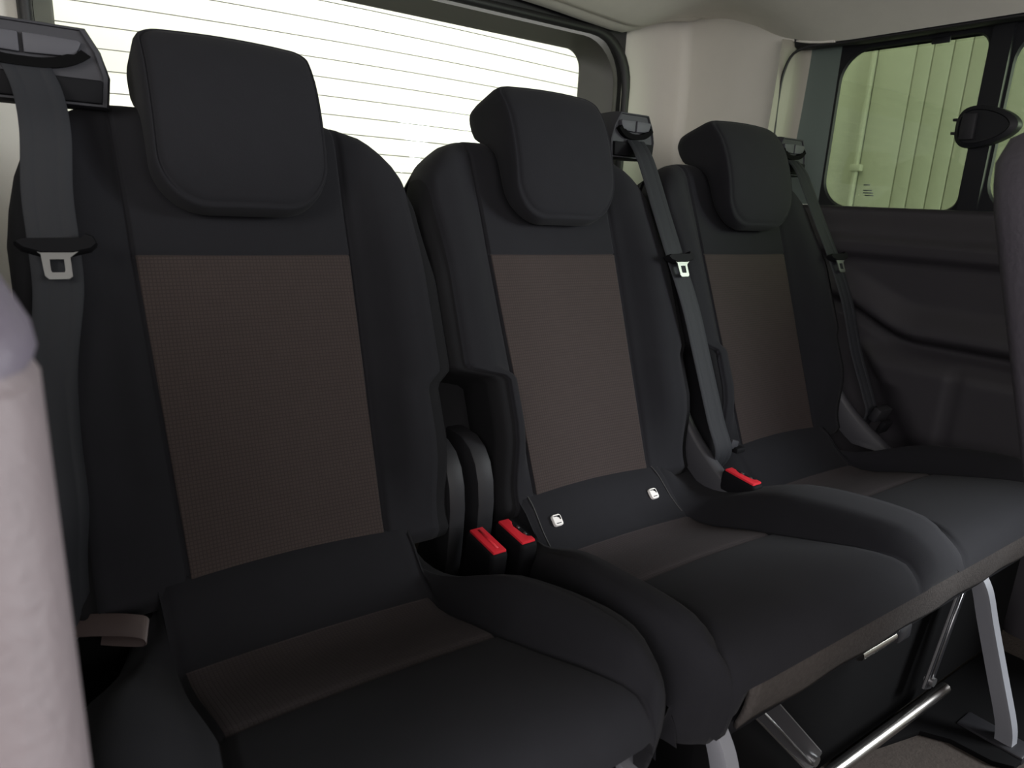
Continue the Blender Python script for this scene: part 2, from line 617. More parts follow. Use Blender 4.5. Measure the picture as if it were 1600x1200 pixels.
# right side wall ---------------------------------------------------------
def wall_x(y, z):
    x = XW
    # upper sill shelf (z .775 - .86) steps back to the glass
    x += .022 * sm(.800, .862, z)
    x -= .016 * (sm(.742, .758, z) - sm(.785, .800, z))            # rounded rail under the sill
    # swoosh ridge: rides at z .58 and climbs towards the rear
    zr = .585 + .075 * sm(-.08, .16, y)
    amp = .030 * (1 - .7 * sm(.0, .2, y))
    x -= amp * sm(zr + .07, zr + .006, z) * sm(zr - .022, zr - .004, z)
    x += .010 * sm(zr - .05, zr - .028, z) * (1 - sm(zr - .022, zr - .004, z))
    # wheel-arch swell low down, with its slanted edge
    ya = .05 - (.56 - z) * .75
    x -= .035 * sm(ya + .035, ya - .01, y) * sm(.56, .50, z)
    # storage panel outline, a shallow groove
    d = max(abs(y + .60) - .42, abs(z - .26) - .27)
    x += .004 * (1 if abs(d) < .004 else 0)
    return x


rows = []
zz = [-.02, .05, .12, .18, .24, .3, .34, .38, .42, .46]
zz += [.47 + .0075 * k for k in range(52)]
zz = [z for z in zz if z <= .862] + [.864]
yy = [-.80 + .0148 * k for k in range(81)] + [.40, .5, .6, .71]
for z in zz:
    rows.append([Vector((wall_x(y, z), y, z)) for y in yy])
rows.append([Vector((1.535, y, .866)) for y in yy])
g = grid_parts(rows, lambda i, j: 0, {0: ('wall_right', M['lower'], None)})
struct(g[0])
wr_ = g[0]

def loop_x(l, x):
    return [Vector((x, p[0], p[1])) for p in l]
# black frame between headliner and the glass (z 1.22 - 1.26), rear jamb, glass surround
XG = 1.52
bandl = [loop_x(rrect(-.075, .335, .8, 1.30, .01), XG + .001),
         loop_x(rrect(-.068, .254, .866, 1.237, (.03, .07, .055, .03)), XG), ]
# surround with two rounded apertures: built as two lofted frames side by side
ap1 = rrect(-.070, .262, .862, 1.236, (.030, .070, .070, .030))
out1 = rrect(-.095, .272, .84, 1.30, .004)
f1 = loft([loop_x(out1, XG), loop_x(ap1, XG), loop_x(rrect(-.067, .259, .865, 1.233, (.03, .07, .07, .03)), XG + .006)], M['ceramic'], 'trim_8')
struct(f1)
ap2 = rrect(-.76, -.123, .862, 1.236, (.03, .07, .07, .03))
out2 = rrect(-.80, -.095, .84, 1.30, .004)
f2 = loft([loop_x(out2, XG), loop_x(ap2, XG), loop_x(rrect(-.757, -.126, .865, 1.233, (.03, .07, .07, .03)), XG + .006)], M['ceramic'], 'trim_9')
struct(f2)
w2 = loft([loop_x(rrect(-.085, .268, .85, 1.25, .03), XG + .010), loop_x(rrect(-.085, .268, .85, 1.25, .03), XG + .014)], M['glass_side'], 'window_2', None, True, True)
struct(w2)
w3 = loft([loop_x(rrect(-.77, -.108, .85, 1.25, .03), XG + .010), loop_x(rrect(-.77, -.108, .85, 1.25, .03), XG + .014)], M['glass_side'], 'window_3', None, True, True)
struct(w3)
# moulded centre bar between the two panes
cb = loft([loop_x(rrect(-.118, -.073, .85, 1.28, .012), XG + .002), loop_x(rrect(-.116, -.076, .855, 1.275, .012), XG - .010)], M['ceramic'], 'trim_10', None, False, True)
struct(cb)
# rear jamb of the side opening: beige lip then grey-green panel
jl = [(1.430, .392), (1.463, .374), (1.475, .374), (1.49, .372), (1.503, .366), (1.512, .358)]
rows = [[Vector((x, y - .012 * sm(.9, 1.25, z) , z)) for (x, y) in jl] for z in [.866 + .40 * k / 14 for k in range(15)]]
g = grid_parts(rows, lambda i, j: 0, {0: ('trim_11', M['lip'], None)})
struct(g[0])
jl = [(1.512, .358), (1.516, .340), (1.518, .315), (1.519, .290), (1.520, .268)]
rows = [[Vector((x, y - .012 * sm(.9, 1.25, z) * (1 if y > .30 else 0), z)) for (x, y) in jl] for z in [.866 + .42 * k / 14 for k in range(15)]]
g = grid_parts(rows, lambda i, j: 0, {0: ('trim_12', M['jamb'], None)})
struct(g[0])
# dark upper rail closing the side opening under the headliner
rows = []
for (x, dz) in ((XW - .012, .022), (XW - .004, .006), (XW - .002, .0), (XW + .012, -.006), (XW + .035, -.004), (XG + .003, .0)):
    rows.append([Vector((x, y, wall_top(min(y, .3)) + dz + .0)) for y in [-2.2 + .1 * k for k in range(26)] + [.36]])
g = grid_parts(rows, lambda i, j: 0, {0: ('trim_13', M['plastic'], None)})
struct(g[0])
rf = loft([[Vector(p) for p in ((-.56, y, 1.235), (-.50, y, 1.40), (CXV, y, 1.45), (1.50, y, 1.42), (1.57, y, 1.30), (1.60, y, 1.245))] for y in (-2.25, -1.5, -.8, 0, .78)], M['plastic'], 'roof_light_block', None, False, False, False)  # unseen outer shell added to stop sky light leaking past the headliner
struct(rf)
# black edge gasket running round the rear end of the opening
gk = tube(densify([(1.451, .380, .875), (1.450, .380, 1.0), (1.445, .378, 1.13), (1.441, .370, 1.19), (1.442, .350, 1.230), (1.452, .31, 1.244), (1.463, .26, 1.244), (1.463, .1, 1.243), (1.463, -.3, 1.243), (1.463, -.79, 1.243)], 4), .0035, M['seal'], 'trim_15', n=8)
struct(gk)

# left side wall: closes the cabin, open window in the middle
fx = CXV - 1.03
lw = loft([loop_x(rrect(-.80, .735, -.02, 1.30, .004), fx), loop_x(rrect(-.68, .30, .87, 1.22, .06), fx), loop_x(rrect(-.68, .30, .87, 1.22, .06), fx - .04)], M['lower'], 'wall_left')
struct(lw)
w4 = loft([loop_x(rrect(-.70, .32, .85, 1.24, .06), fx - .03), loop_x(rrect(-.70, .32, .85, 1.24, .06), fx - .034)], M['glass_rear'], 'window_4', None, True, True)
struct(w4)

struct(from_bm('gap_shade_block', box((-.375, .105, .165), (.275, 1.17, .33), .03, 3), M['pit']))  # near-black block added to give the gap left of the seat its shade
# ================================================================== outside
gr = mesh('garage_floor', *flat_grid(-4, 4.5, -3, 4.2, 4, 4, lambda x, y: -.45), M['concrete'])
struct(gr); gr.name = 'floor_outside'
door = thing('garage_door', 'bright white garage door filling the view through the rear window', 'garage door', (.6, 3.3, -.45))
z = -.45
k = 0
while z < 3.0:
    h = 4.0
    from_bm('door_panel', box((.6, 3.33, z + h / 2), (7.0, .05, h - .012), .006), M['wall_white'], door)
    z += h
clad = thing('side_wall', 'pale wall clad in vertical boards seen through the side windows', 'wall', (3.03, .6, -.45))
edges = [-2.6, -2.2, -1.8, -1.4, -1.0, -.6, -.3, -.08, .17, .35, .50, .64, .71, .79, .86, 1.03, 1.05, 1.45, 1.85]
for a, b in zip(edges, edges[1:]):
    w = b - a
    from_bm('cladding_board', box((3.03 + (.004 if w > .05 else -.018), (a + b) / 2, 1.0), (.03, w - .004, 2.9), .003), M['wall_green'], clad)
back_b = from_bm('cladding_backing', box((3.06, -.37, 1.0), (.02, 4.45, 2.9)), M['plastic_grey'], clad)
from_bm('pipe_clip', box((3.005, 1.035, 1.06), (.03, .05, .03), .004), M['wall_green'], clad)

# ================================================================== seats
EY, EZ = math.sin(REC), math.cos(REC)


def B(u, v, w):
    """backrest frame: u along the row, v up the recline, w out of the cushion face"""
    return Vector((u, v * EY - w * EZ, .40 + v * EZ + w * EY))


TOPV = [(0, .583), (.10, .583), (.135, .582), (.155, .578), (.18, .568), (.205, .550), (.225, .529), (.242, .498), (.254, .455), (.262, .40)]


def backrest(cu, parent, nl=.200, nr=.200):
    """padded backrest: black bolsters, brown check centre, plain upper panel, narrower waist"""
    base = [0, .025, .05, .075, .10, .118, .128]
    r_ring = []
    vs = [-.035, -.028, -.015, .0, .02, .045, .07, .10, .125, .145, .158, .168, .176, .184, .192, .20, .215, .24, .27, .30]
    q2 = [.05, .12, .2, .26, .300, .311, .3215, .332, .36, .45, .55, .65, .75, .84, .92, 1.0]
    rows = []
    info = []
    def half(sv, on):
        return on + (.262 - on) * sm(.170, .196, sv)
    def ring(vfun, sv, scale=1.0, rise=0.0):
        pw = .128 + .012 * min(1, max(0, sv) / .38) + .004 * sm(.38, .56, sv)
        bol = .036 * sm(-.02, .10, sv) * (1 - .62 * sm(.34, .56, sv))
        pts = []
        for side, on in ((-1, nl), (1, nr)):
            H = half(sv, on)
            G = H - .026
            cols = [(u / .128 * pw * .955, .003 * (u / .128) ** 2) for u in base]
            cols += [(pw - .0035, .0025), (pw, -.0045), (pw + .0035, .003)]
            for t in (.12, .25, .4, .55, .7, .85, .97):
                cols.append((pw + (G - pw) * t, bol * sm(0, .62, t) + .003))
            cols.append((G, bol - .002))                                          # gusset seam
            for a in (25, 50, 75, 90):
                a_ = math.radians(a)
                cols.append((G + (H - G) * math.sin(a_), bol + .001 - .030 * (1 - math.cos(a_))))
            cols += [(H, -.055), (H - .004, -.085), (H - .022, -.112), (H - .06, -.12), (.10, -.122), (0.0001, -.122)]
            pts.append([(side * a, b) for a, b in cols])
        L, Rr = pts
        full = L[::-1][:-1] + Rr           # from back centre round the left, front, right, to back centre
        wm = -.058
        out = []
        for (u, w) in full:
            w2 = wm + (w - wm) * scale
            out.append(B(cu + u, vfun(u) + rise, w2))
        return out, len(L)
    # bottom rounding
    for s, dv in ((.55, -.050), (.8, -.046)):
        r, nL = ring(lambda u: dv + .0, -.035, s); rows.append(r); info.append(dv)
    for v in vs:
        r, nL = ring(lambda u, v=v: v, v); rows.append(r); info.append(v)
    R_ = .045
    for q in q2:
        def vf(u, q=q):
            t = lerp(TOPV, abs(u)) - R_
            return .30 + (t - .30) * q
        r, nL = ring(vf, .30 + (.567 - R_ - .30) * q); rows.append(r); info.append(vf(0))
    for a in (15, 30, 45, 60, 75, 86):
        a_ = math.radians(a)
        def vf(u):
            return lerp(TOPV, abs(u)) - R_
        r, nL = ring(vf, .56, max(.06, math.cos(a_) ** .8), R_ * math.sin(a_)); rows.append(r); info.append(.53)
    m_ = len(rows[0])
    cen = nL - 1                         # index of the front centre column
    seam = 7                             # column offset of the seam from the centre
    def part(i, j):
        v = (info[i] + info[min(i + 1, len(info) - 1)]) / 2
        inside = cen - seam <= j < cen + seam
        if inside and -.03 < v < .3765:
            return 'p'
        d = j - cen
        if d >= 17 or d < -17:
            return 's'
        return 'b'
    # horizontal seam: press the row where brown meets black
    iv = min(range(len(info)), key=lambda k: abs(info[k] - .3765))
    for j in range(cen - 8, cen + 9):
        rows[iv][j] = rows[iv][j] - B(0, 0, 1) * 0 - (B(0, 0, .003) - B(0, 0, 0))
    # gusset seam
    for i in range(2, len(rows) - 5):
        for d in (-17, 17):
            rows[i][cen + d] = rows[i][cen + d] - (B(0, 0, .003) - B(0, 0, 0)) - Vector((math.copysign(.0015, d), 0, 0))
    bb = bpy.data.objects.new('backrest_tmp', None)
    res = grid_parts(rows, part, {'b': ('backrest', M['fabric'], None), 'p': ('centre_panel', M['brown'], None), 's': ('side_gusset', M['fabric_side'], None)})
    attach(res['b'], parent)
    attach(res['p'], res['b']); attach(res['s'], res['b'])
    res['p']['label'] = 'brown check woven centre panel'
    bpy.data.objects.remove(bb)
    shell = from_bm('back_shell', box((0, 0, 0), (.512, .055, .30), .02, 3), M['fabric_side'])
    mt = Matrix.Translation(B(cu, .135, -.090)) @ Matrix.Rotation(-REC, 4, 'X')
    for v_ in shell.data.vertices:
        v_.co = mt @ v_.co
    attach(shell, res['b'])
    # end caps
    for ri in (0, len(rows) - 1):
        r = rows[ri]
        n = len(r)
        V = list(r)
        F = []
        for q in range(n // 2 - 1):
            F.append((q, q + 1, n - 2 - q, n - 1 - q))
        cap = mesh('edge_welt', V, F, M['fabric_side'])
        attach(cap, res['b'])
    return res['b']


def headrest(cu, parent):
    """head restraint hooked over the backrest top"""
    lw, rw = -.108, .108
    loops = []
    def wf(v):
        return smooth_lerp([(.42, .040), (.47, .058), (.53, .068), (.59, .066), (.63, .052), (.66, .030)], v)
    def wb(v):
        return smooth_lerp([(.42, .012), (.50, .010), (.545, .004), (.572, -.020), (.585, -.042), (.62, -.054), (.65, -.046), (.67, -.03)], v)
    def outline(s):
        l = rrect(lw, rw, .421, .652, (.062, .062, .020, .024), 9, 9)
        c = .54
        return [((u) * s[0], c + (v - c) * s[1]) for u, v in l]
    seq = []
    # (scale u, scale v, blend: 1 = front, 0 = back, inset of w)
    for s in (.02, .3, .55, .75, .87):
        seq.append((s, s, 'f', 0))
    for s, d in ((.925, .001), (.945, .005), (.958, .001), (.985, .006), (1.0, .017)):
        seq.append((s, s, 'f', d))
    for b in (.62, .4, .2):
        seq.append((1.0, 1.0, b, 0))
    for s, d in ((.99, -.008), (.96, -.003), (.88, 0), (.7, 0), (.4, 0), (.02, 0)):
        seq.append((s, s, 'b', d))
    V = []
    for su, sv, k, d in seq:
        lp = []
        for (u, v) in outline((su, sv)):
            F_, B_ = wf(v), wb(v)
            crown = .010 * (1 - (u / .108) ** 2)
            if k == 'f':
                w = F_ + crown - d
            elif k == 'b':
                w = B_ - d - (.006 * (1 - (u / .108) ** 2) if v > .58 else 0)
            else:
                fe = F_ - .017
                w = B_ + .008 + (fe - B_ - .008) * k
            lp.append(B(cu + u, v, w))
        loops.append(lp)
    o = loft(loops, M['fabric'], 'headrest', None, True, True, autosmooth=2.5)
    attach(o, parent)
    for s in (-.062, .062):
        tube([B(cu + s, .50, -.050), B(cu + s, .56, -.048), B(cu + s, .60, -.040)], .006, M['chrome'], 'headrest_post', o)
        c = B(cu + s, .566, -.049)
        tube([B(cu + s, .556, -.049), B(cu + s, .572, -.048), B(cu + s, .577, -.048)], [.013, .012, .009], M['plastic_dk'], 'post_collar', o)
    return o


ZC = [(-.06, .372), (-.02, .384), (0, .385), (.025, .372), (.055, .342), (.085, .320), (.11, .315), (.15, .322), (.20, .339), (.255, .355), (.32, .371), (.38, .384), (.42, .386), (.45, .376)]
ZB = [(-.06, .345), (0, .348), (.05, .338), (.10, .346), (.15, .368), (.20, .390), (.26, .403), (.33, .412), (.40, .415), (.43, .407), (.455, .385)]
SS = [-.06, -.03, -.01, .01, .03, .05, .07, .084, .090, .096, .12, .15, .18, .21, .235, .249, .255, .261, .29, .32, .35, .38, .405, .425, .440]
FRONT = [(.449, -.007), (.457, -.016), (.462, -.028), (.464, -.042), (.463, -.062), (.459, -.085), (.453, -.108), (.448, -.128)]


def pwid(s):
    return lerp([(.0, .158), (.09, .156), (.26, .152), (.34, .163), (.40, .178), (.44, .196)], s)


def edge_half(s):
    return lerp([(-.06, .180), (.03, .185), (.08, .197), (.14, .216), (.20, .232), (.28, .247), (.36, .252), (.41, .251), (.45, .248), (.48, .244)], s)


def cushion(centres, parent):
    """seat cushion with brown band(s): one centre for a single, two for the bench"""
    cl, cr = centres[0], centres[-1]
    fr = [i for i in range(len(SS))]
    left_out = lambda s: lerp([(-.06, .0), (.06, .018), (.16, .034), (.34, .022), (.44, .004)], s) if len(centres) == 1 else 0
    def lowz(x):
        return .270 + .075 * sm(cl - .205, cl - .175, x) * sm(cr + .215, cr + .19, x)
    rows, sval = [], []
    allrows = [(s, 0) for s in SS] + FRONT
    for (s, dz) in allrows:
        top = dz == 0
        ss = s if top else .440
        pw = pwid(min(s, .44))
        He = edge_half(s)
        pts = []
        def zmid(t, s_=ss, dz_=dz):      # t: 0 in the centre panel, 1 on the bolster
            zc, zb = smooth_lerp(ZC, s_), smooth_lerp(ZB, s_)
            return zc + (zb - zc) * t + dz_
        inner = [-.965, -.9, -.7, -.45, 0, .45, .7, .9, .965]
        cols = []
        # left outer edge, from the bottom up
        low = .272
        zb_ = zmid(1)
        drop = max(.0, zb_ - low)
        Lx = cl - He - left_out(s)
        k_ = min(1, drop / .10)
        cols += [(Lx + .005, low), (Lx + .003, low + drop * .3), (Lx, low + drop * .6), (Lx + .002, zb_ - .022 * k_), (Lx + .008, zb_ - .010 * k_), (Lx + .018, zb_ - .0035 * k_), (Lx + .023, zb_ - .0055 * k_), (Lx + .028, zb_ - .001 * k_)]
        wl = cl - pw
        for t in (.25, .5, .7, .85):
            x = (Lx + .028) + (wl - Lx - .028) * t
            cols.append((x, zmid(1 - sm(.25, 1.0, t) * .95)))
        nlow = len(cols)
        seam_cols = []
        part_rng = []
        for ci, c in enumerate(centres):
            cols += [(c - pw - .0035, zmid(.03)), (c - pw, zmid(0) - .0065)]
            a = len(cols) - 1
            cols += [(c + pw * k, zmid(0) + .004 * (1 - k * k)) for k in inner]
            cols += [(c + pw, zmid(0) - .0065), (c + pw + .0035, zmid(.03))]
            b = len(cols) - 2
            part_rng.append((a, b))
            if ci < len(centres) - 1:
                n2 = centres[ci + 1] - pw
                a0 = c + pw
                for t in (.12, .24, .36, .5, .64, .76, .88):
                    cols.append((a0 + (n2 - a0) * t, zmid(sm(0, .3, min(t, 1 - t)) * .98) - (.0 if s > .1 else .0)))
        Rx = cr + He
        wr2 = cr + pw
        for t in (.15, .3, .5, .75):
            x = wr2 + (Rx - .028 - wr2) * t
            cols.append((x, zmid(1 - sm(.25, 1.0, 1 - t) * .95)))
        cols += [(Rx - .028, zb_ - .001), (Rx - .023, zb_ - .0055), (Rx - .018, zb_ - .0035), (Rx - .008, zb_ - .010 * k_), (Rx - .002, zb_ - .022 * k_), (Rx, low + drop * .6), (Rx - .003, low + drop * .3), (Rx - .005, low)]
        row = []
        for (x, z) in cols:
            # plan rounding of the front corners
            e = max(0, (cl - .155) - x, x - (cr + .155)) / (He - .155)
            sy = s - .055 * (1 - math.sqrt(max(0, 1 - min(1, e) ** 2))) * sm(.26, .44, s)
            row.append(Vector((x, -sy, max(z, lowz(x) if dz else .27))))
        rows.append(row); sval.append(s if top else .5)
    # press the cross seams
    for i, (s, dz) in enumerate(allrows):
        if dz == 0 and s in (.090, .255):
            for (a, b) in part_rng:
                for j in range(a, b + 1):
                    rows[i][j].z -= .003
        if dz == 0 and s == .440:
            for j in list(range(8, part_rng[0][0])) + list(range(part_rng[-1][1], len(rows[0]) - 8)):
                rows[i][j].z -= .004
    rows.append([Vector((v.x, v.y + .012, v.z - .004)) for v in rows[-1]])
    sval.append(.6)
    def part(i, j):
        sv = (sval[i] + sval[i + 1]) / 2
        for k, (a, b) in enumerate(part_rng):
            if a < j < b - 1 and .090 < sv < .255:
                return 'p%d' % k
        return 'c'
    names = {'c': ('cushion', M['fabric'], None)}
    for k in range(len(centres)):
        names['p%d' % k] = ('cushion_panel', M['brown_flat'], None)
    res = grid_parts(rows, part, names)
    attach(res['c'], parent)
    for k in range(len(centres)):
        attach(res['p%d' % k], res['c'])
        res['p%d' % k]['label'] = 'brown check woven band across the cushion'
    # pan under the cushion
    pan = prism([(.04, .262), (-.44, .262), (-.44, .282), (.04, .30)], 'x', cl - .17, cr + .17, M['plastic_dk'], 'seat_pan', parent, .004)
    return res['c'], rows


def hinge_cover(x0, x1, parent, dy=0, top=.476, foot=.25):
    prof = [(.13, top + .004), (.085, top + .006), (.05, top + .004), (.025, top - .008), (.008, top - .028), (-.002, top - .055), (-.006, top - .09), (-.004, top - .13), (.0, top - .17), (.006, foot + .02), (.012, foot), (.11, foot), (.075, foot + .08), (.07, top - .09), (.09, top - .045), (.13, top - .03)]
    return prism([(y + dy, z) for y, z in prof], 'x', x0, x1, M['plastic'], 'hinge_cover', parent, .004, .5)


def flared_cover(x0, x1, parent):
    """slanted side shield that sweeps forward from the backrest hinge onto the cushion"""
    L = []
    for t in [k / 14 for k in range(15)]:
        z = .500 - .165 * t
        yf = .035 - .175 * t ** 1.8
        yb = yf + .05 + .05 * t
        xa, xb = x0 - .004 * t, x1 + .006 * t
        L.append([Vector((xa, yb, z)), Vector((xa, yf + .01, z)), Vector((xa + .004, yf + .002, z)), Vector(((xa + xb) / 2, yf, z)), Vector((xb - .004, yf + .002, z)), Vector((xb, yf + .01, z)), Vector((xb, yb, z))])
    return loft(L, M['plastic_grey_dk'], 'hinge_cover', parent, True, True, autosmooth=.9)


M['plastic_grey_dk'] = mat('dark_grey_plastic', (.040, .040, .045), .4, bump=(700, .15, .0004))


def belt_guide(cxx, cy, cz, parent, wd=.15, tilt=0):
    """belt outlet on the seat shoulder: housing, bezel, two light inserts, dark slot"""
    T = Matrix.Translation((cxx, cy, cz)) @ Matrix.Rotation(tilt, 4, 'X')
    def put(o):
        for v in o.data.vertices:
            v.co = T @ v.co
        o.data.update()
        return o
    h = wd / 2
    body = [(-h, -.045), (h, -.045), (h + .004, -.010), (h - .004, .018), (h - .018, .042), (-h + .018, .042), (-h + .004, .018), (-h - .004, -.010)]
    def lp(p, y, s=1.0, dz=0):
        return [Vector((a * s, y, b * s + dz)) for a, b in p]
    o = loft([lp(body, .045, .96), lp(body, .0, 1.0), lp(body, -.020, .99), lp(body, -.028, .95), lp(body, -.029, .90), lp(body, -.026, .88)], M['plastic_grey'], 'belt_guide', None, True, True, autosmooth=.5)
    put(o); attach(o, parent)
    # dark curved slot
    n = 16
    V = []
    for k in range(n + 1):
        t = -1 + 2 * k / n
        zb = -.004 + .018 * abs(t) ** 3.0
        V.append((t * h * .80, zb))
    poly = [(a, b) for a, b in V] + [(a * .86, b + (.010 if abs(a) < h * .7 else .006)) for a, b in V[::-1]]
    sl_ = prism([(a, b - .004) for a, b in poly], 'y', -.036, -.022, M['pit'], 'belt_slot', None, 0)
    put(sl_); attach(sl_, o)
    for s in (-1, 1):
        pn = prism([(s * .002, .006), (s * h * .62, .008), (s * h * .70, .024), (s * h * .66, .026), (s * .002, .027)], 'y', -.034, -.020, M['insert'], 'guide_insert', None, .0015)
        put(pn); attach(pn, o)
    lowp = prism([(-h * .9, -.040), (h * .9, -.040), (h * .93, -.014), (-h * .93, -.014)], 'y', -.034, -.020, M['plastic_dk'], 'guide_lip', None, .003)
    put(lowp); attach(lowp, o)
    return o


# ---- single seat ------------------------------------------------------
C1, C2, C3 = .03, .545, 1.068
single = thing('rear_seat', 'single black cloth seat at left with brown check panels and largest headrest', 'car seat', (C1, -.2, 0))
backrest(C1, single, .250, .238)
headrest(C1 - .004, single)
cushion([C1], single)
hinge_cover(.262, .290, single)
belt_guide(-.196, .205, .962, single, .165)
bench = thing('double_bench', 'double black cloth bench seat with two brown panelled backrests, centre and right', 'car seat', ((C2 + C3) / 2, -.2, 0))
backrest(C2, bench, .190, .250)
backrest(C3, bench, .215, .250)
headrest(C2 + .006, bench)
headrest(C3 + .012, bench)
cushion([C2, C3], bench)
hinge_cover(.312, .342, bench, dy=.0)
flared_cover(.792, .812, bench)
flared_cover(1.315, 1.335, bench)
belt_guide(.800, .262, .972, bench, .115)
belt_guide(1.325, .262, .972, bench, .115)

# carpet skirt along the front of the bench
def skirt_panel(x0, x1, ztop, zbot, par, nm='carpet_skirt'):
    rows = []
    for t in [k / 8 for k in range(9)]:
        z = ztop + (zbot - ztop) * t
        y = -.449 + .010 * t * t - .003 * math.sin(math.pi * t)
        rows.append([Vector((x0 + (x1 - x0) * k / 40, y + .0015 * math.sin(k * .9), z)) for k in range(41)])
    o = grid_parts(rows, lambda i, j: 0, {0: (nm, M['carpet'], None)})[0]
    md = o.modifiers.new('t', 'SOLIDIFY'); md.thickness = .006
    attach(o, par)
    return o


skirt_panel(.382, 1.330, .350, .276, bench)
skirt_panel(-.14, .165, .350, .276, single)

# stitched seams and child-seat anchor labels on the bench's left place
def ramp(x, s, lift=.0012):
    pw = pwid(s)
    d = min(abs(x - C2), abs(x - C3))
    t = sm(pw, pw + .03, d)
    return Vector((x, -s, smooth_lerp(ZC, s) + (.004 * (1 - (d / pw) ** 2) if d < pw else 0) + lift))


for xo, nm in ((-.142, 0), (.134, 0)):
    pts = [ramp(C2 + xo + .012 * (s / .08) * (1 if xo > 0 else -.2), s) for s in (.0, .012, .025, .04, .055, .07, .082)]
    for a, b in zip(densify(pts, 3), densify(pts, 3)[1:]):
        pass
    tube(densify(pts, 4), .0009, M['thread'], 'stitched_seam', bench, n=5)
for xo in (-.112, .104):
    s0 = .048
    c = ramp(C2 + xo, s0, .0)
    tan = (ramp(C2 + xo, s0 + .008) - ramp(C2 + xo, s0 - .008)).normalized()      # down the slope
    nn = Vector((1, 0, 0)).cross(tan).normalized()
    if nn.z < 0:
        nn = -nn
    c = c + nn * .004
    def at(a, b, h=0):
        return c + Vector((1, 0, 0)) * a + tan * b + nn * h
    lp = rrect(-.0085, .0085, -.0095, .0095, .004, 4, 2)
    lab = loft([[at(a, b, -.004) for a, b in lp], [at(a, b, .0) for a, b in lp], [at(a * .93, b * .93, .0012) for a, b in lp]], M['iso'], 'anchor_label', bench, True, True)
    lab['label'] = 'small white square child-seat anchor label'
    # pictogram: child seat figure (dark outline round a light seated figure)
    def pict(poly, h=.0016):
        V = [at(a, b, h) for a, b in poly]
        o = mesh('anchor_symbol', V, [tuple(range(len(V)))], M['plastic_dk'], None, False)
        attach(o, lab)
    pict([(-.0062, -.0068), (.0062, -.0068), (.0066, -.0002), (.0040, .0005), (.0034, -.0030), (.0016, -.0034), (.0002, -.0054), (-.0062, -.0054)])
    pict([(-.0050, .0062), (.0040, .0062), (.0046, .0050), (-.0050, .0050)])

# ---- under-seat frames --------------------------------------------------
def leg(xc, par, y0=-.440, flip=1):
    """wide flat leg that sweeps forward to the floor"""
    L = []
    pts = densify([(xc, y0 + .012, .285), (xc, y0 - .010, .255), (xc, y0 - .030, .20), (xc, y0 - .060, .12), (xc, y0 - .088, .045), (xc, y0 - .094, .012)], 4)
    n = len(pts)
    for i, p in enumerate(pts):
        w = .018
        L.append([Vector((p.x - .010, p.y, p.z)), Vector((p.x - .008, p.y - .005, p.z)), Vector((p.x + .010, p.y - .006, p.z)), Vector((p.x + .013, p.y - .001, p.z)), Vector((p.x + .013, p.y + .020, p.z)), Vector((p.x - .010, p.y + .020, p.z))])
    o = loft(L, M['plastic_grey_leg'], 'leg', par, True, True, autosmooth=.5)
    foot = from_bm('foot', box((xc + .004, y0 - .07, .004), (.05, .10, .016), .004), M['black_metal'], o)
    return o


M['plastic_grey_leg'] = mat('grey_painted_leg', (.17, .175, .19), .5)
leg(.362, bench)
leg(1.035, bench, -.437)
leg(.235, single)
leg(-.13, single)
# floor rail and chrome cross tube of the bench
tube([(.42, -.430, .062), (.75, -.430, .062), (1.01, -.430, .062)], .010, M['chrome'], 'cross_tube', bench, 16)
tube([(.665, -.432, .258), (.70, -.432, .258), (.755, -.432, .258)], .009, M['chrome'], 'upper_tube', bench, 14)
prism([(.74, -.39), (.80, -.40), (.94, -.432), (.965, -.47), (.972, -.53), (.99, -.555), (1.30, -.56), (1.33, -.54), (1.33, -.39)], 'z', -.002, .008, M['pit'], 'base_plate', bench, .002)
from_bm('tube_socket', box((.775, -.432, .258), (.04, .022, .026), .006), M['black_metal'], bench)
def strut(a, b, wd, par, edge=True):
    """flat channel strut with two bright rolled edges"""
    a, b = Vector(a), Vector(b)
    t = (b - a).normalized()
    s = t.cross(Vector((0, 1, 0))).normalized()
    n_ = s.cross(t).normalized()
    V, F = [], []
    prof = [(-1, -.003), (-1, .003), (1, .003), (1, -.003)]
    L = []
    for k in range(9):
        p = a + (b - a) * k / 8
        L.append([p + s * q[0] * wd + n_ * q[1] for q in prof])
    o = loft(L, M['black_metal'], 'strut', par, True, True, autosmooth=.5)
    if edge:
        for q in (-1, 1):
            pts = [a + s * q * wd, a + (b - a) * .5 + s * q * wd, b + s * q * wd]
            tube(pts, .0022, M['metal'], 'strut_edge', o, 6)
        tube([a + s * -.35 * wd - Vector((0, .004, 0)), b + s * -.35 * wd - Vector((0, .004, 0)) - t * .02], .0016, M['metal'], 'strut_edge', o, 6)
    tube([b - t * .015 - Vector((0, .009, 0)), b - t * .015 + Vector((0, .006, 0))], .008, M['metal'], 'pivot_bolt', o, 10)
    return o
strut((.455, -.425, .265), (.615, -.425, .100), .016, bench)
strut((1.005, -.425, .275), (.945, -.425, .085), .013, bench)
from_bm('shade_box', box((.87, -.20, .135), (.98, .39, .24), .01), M['pit'], bench)  # base under the bench, its shade put into the near-black colour
from_bm('shade_box', box((.03, -.12, .13), (.34, .20, .22), .01), M['pit'], single)
from_bm('shade_box', box((-.165, .055, .18), (.13, .13, .33), .01), M['pit'], single)  # filler added to hide lit floor, near-black in place of shade
from_bm('shade_box', box((.3275, .075, .16), (.065, .11, .29), .01), M['pit'], bench)  # another added filler, darkens the floor gap between the seats


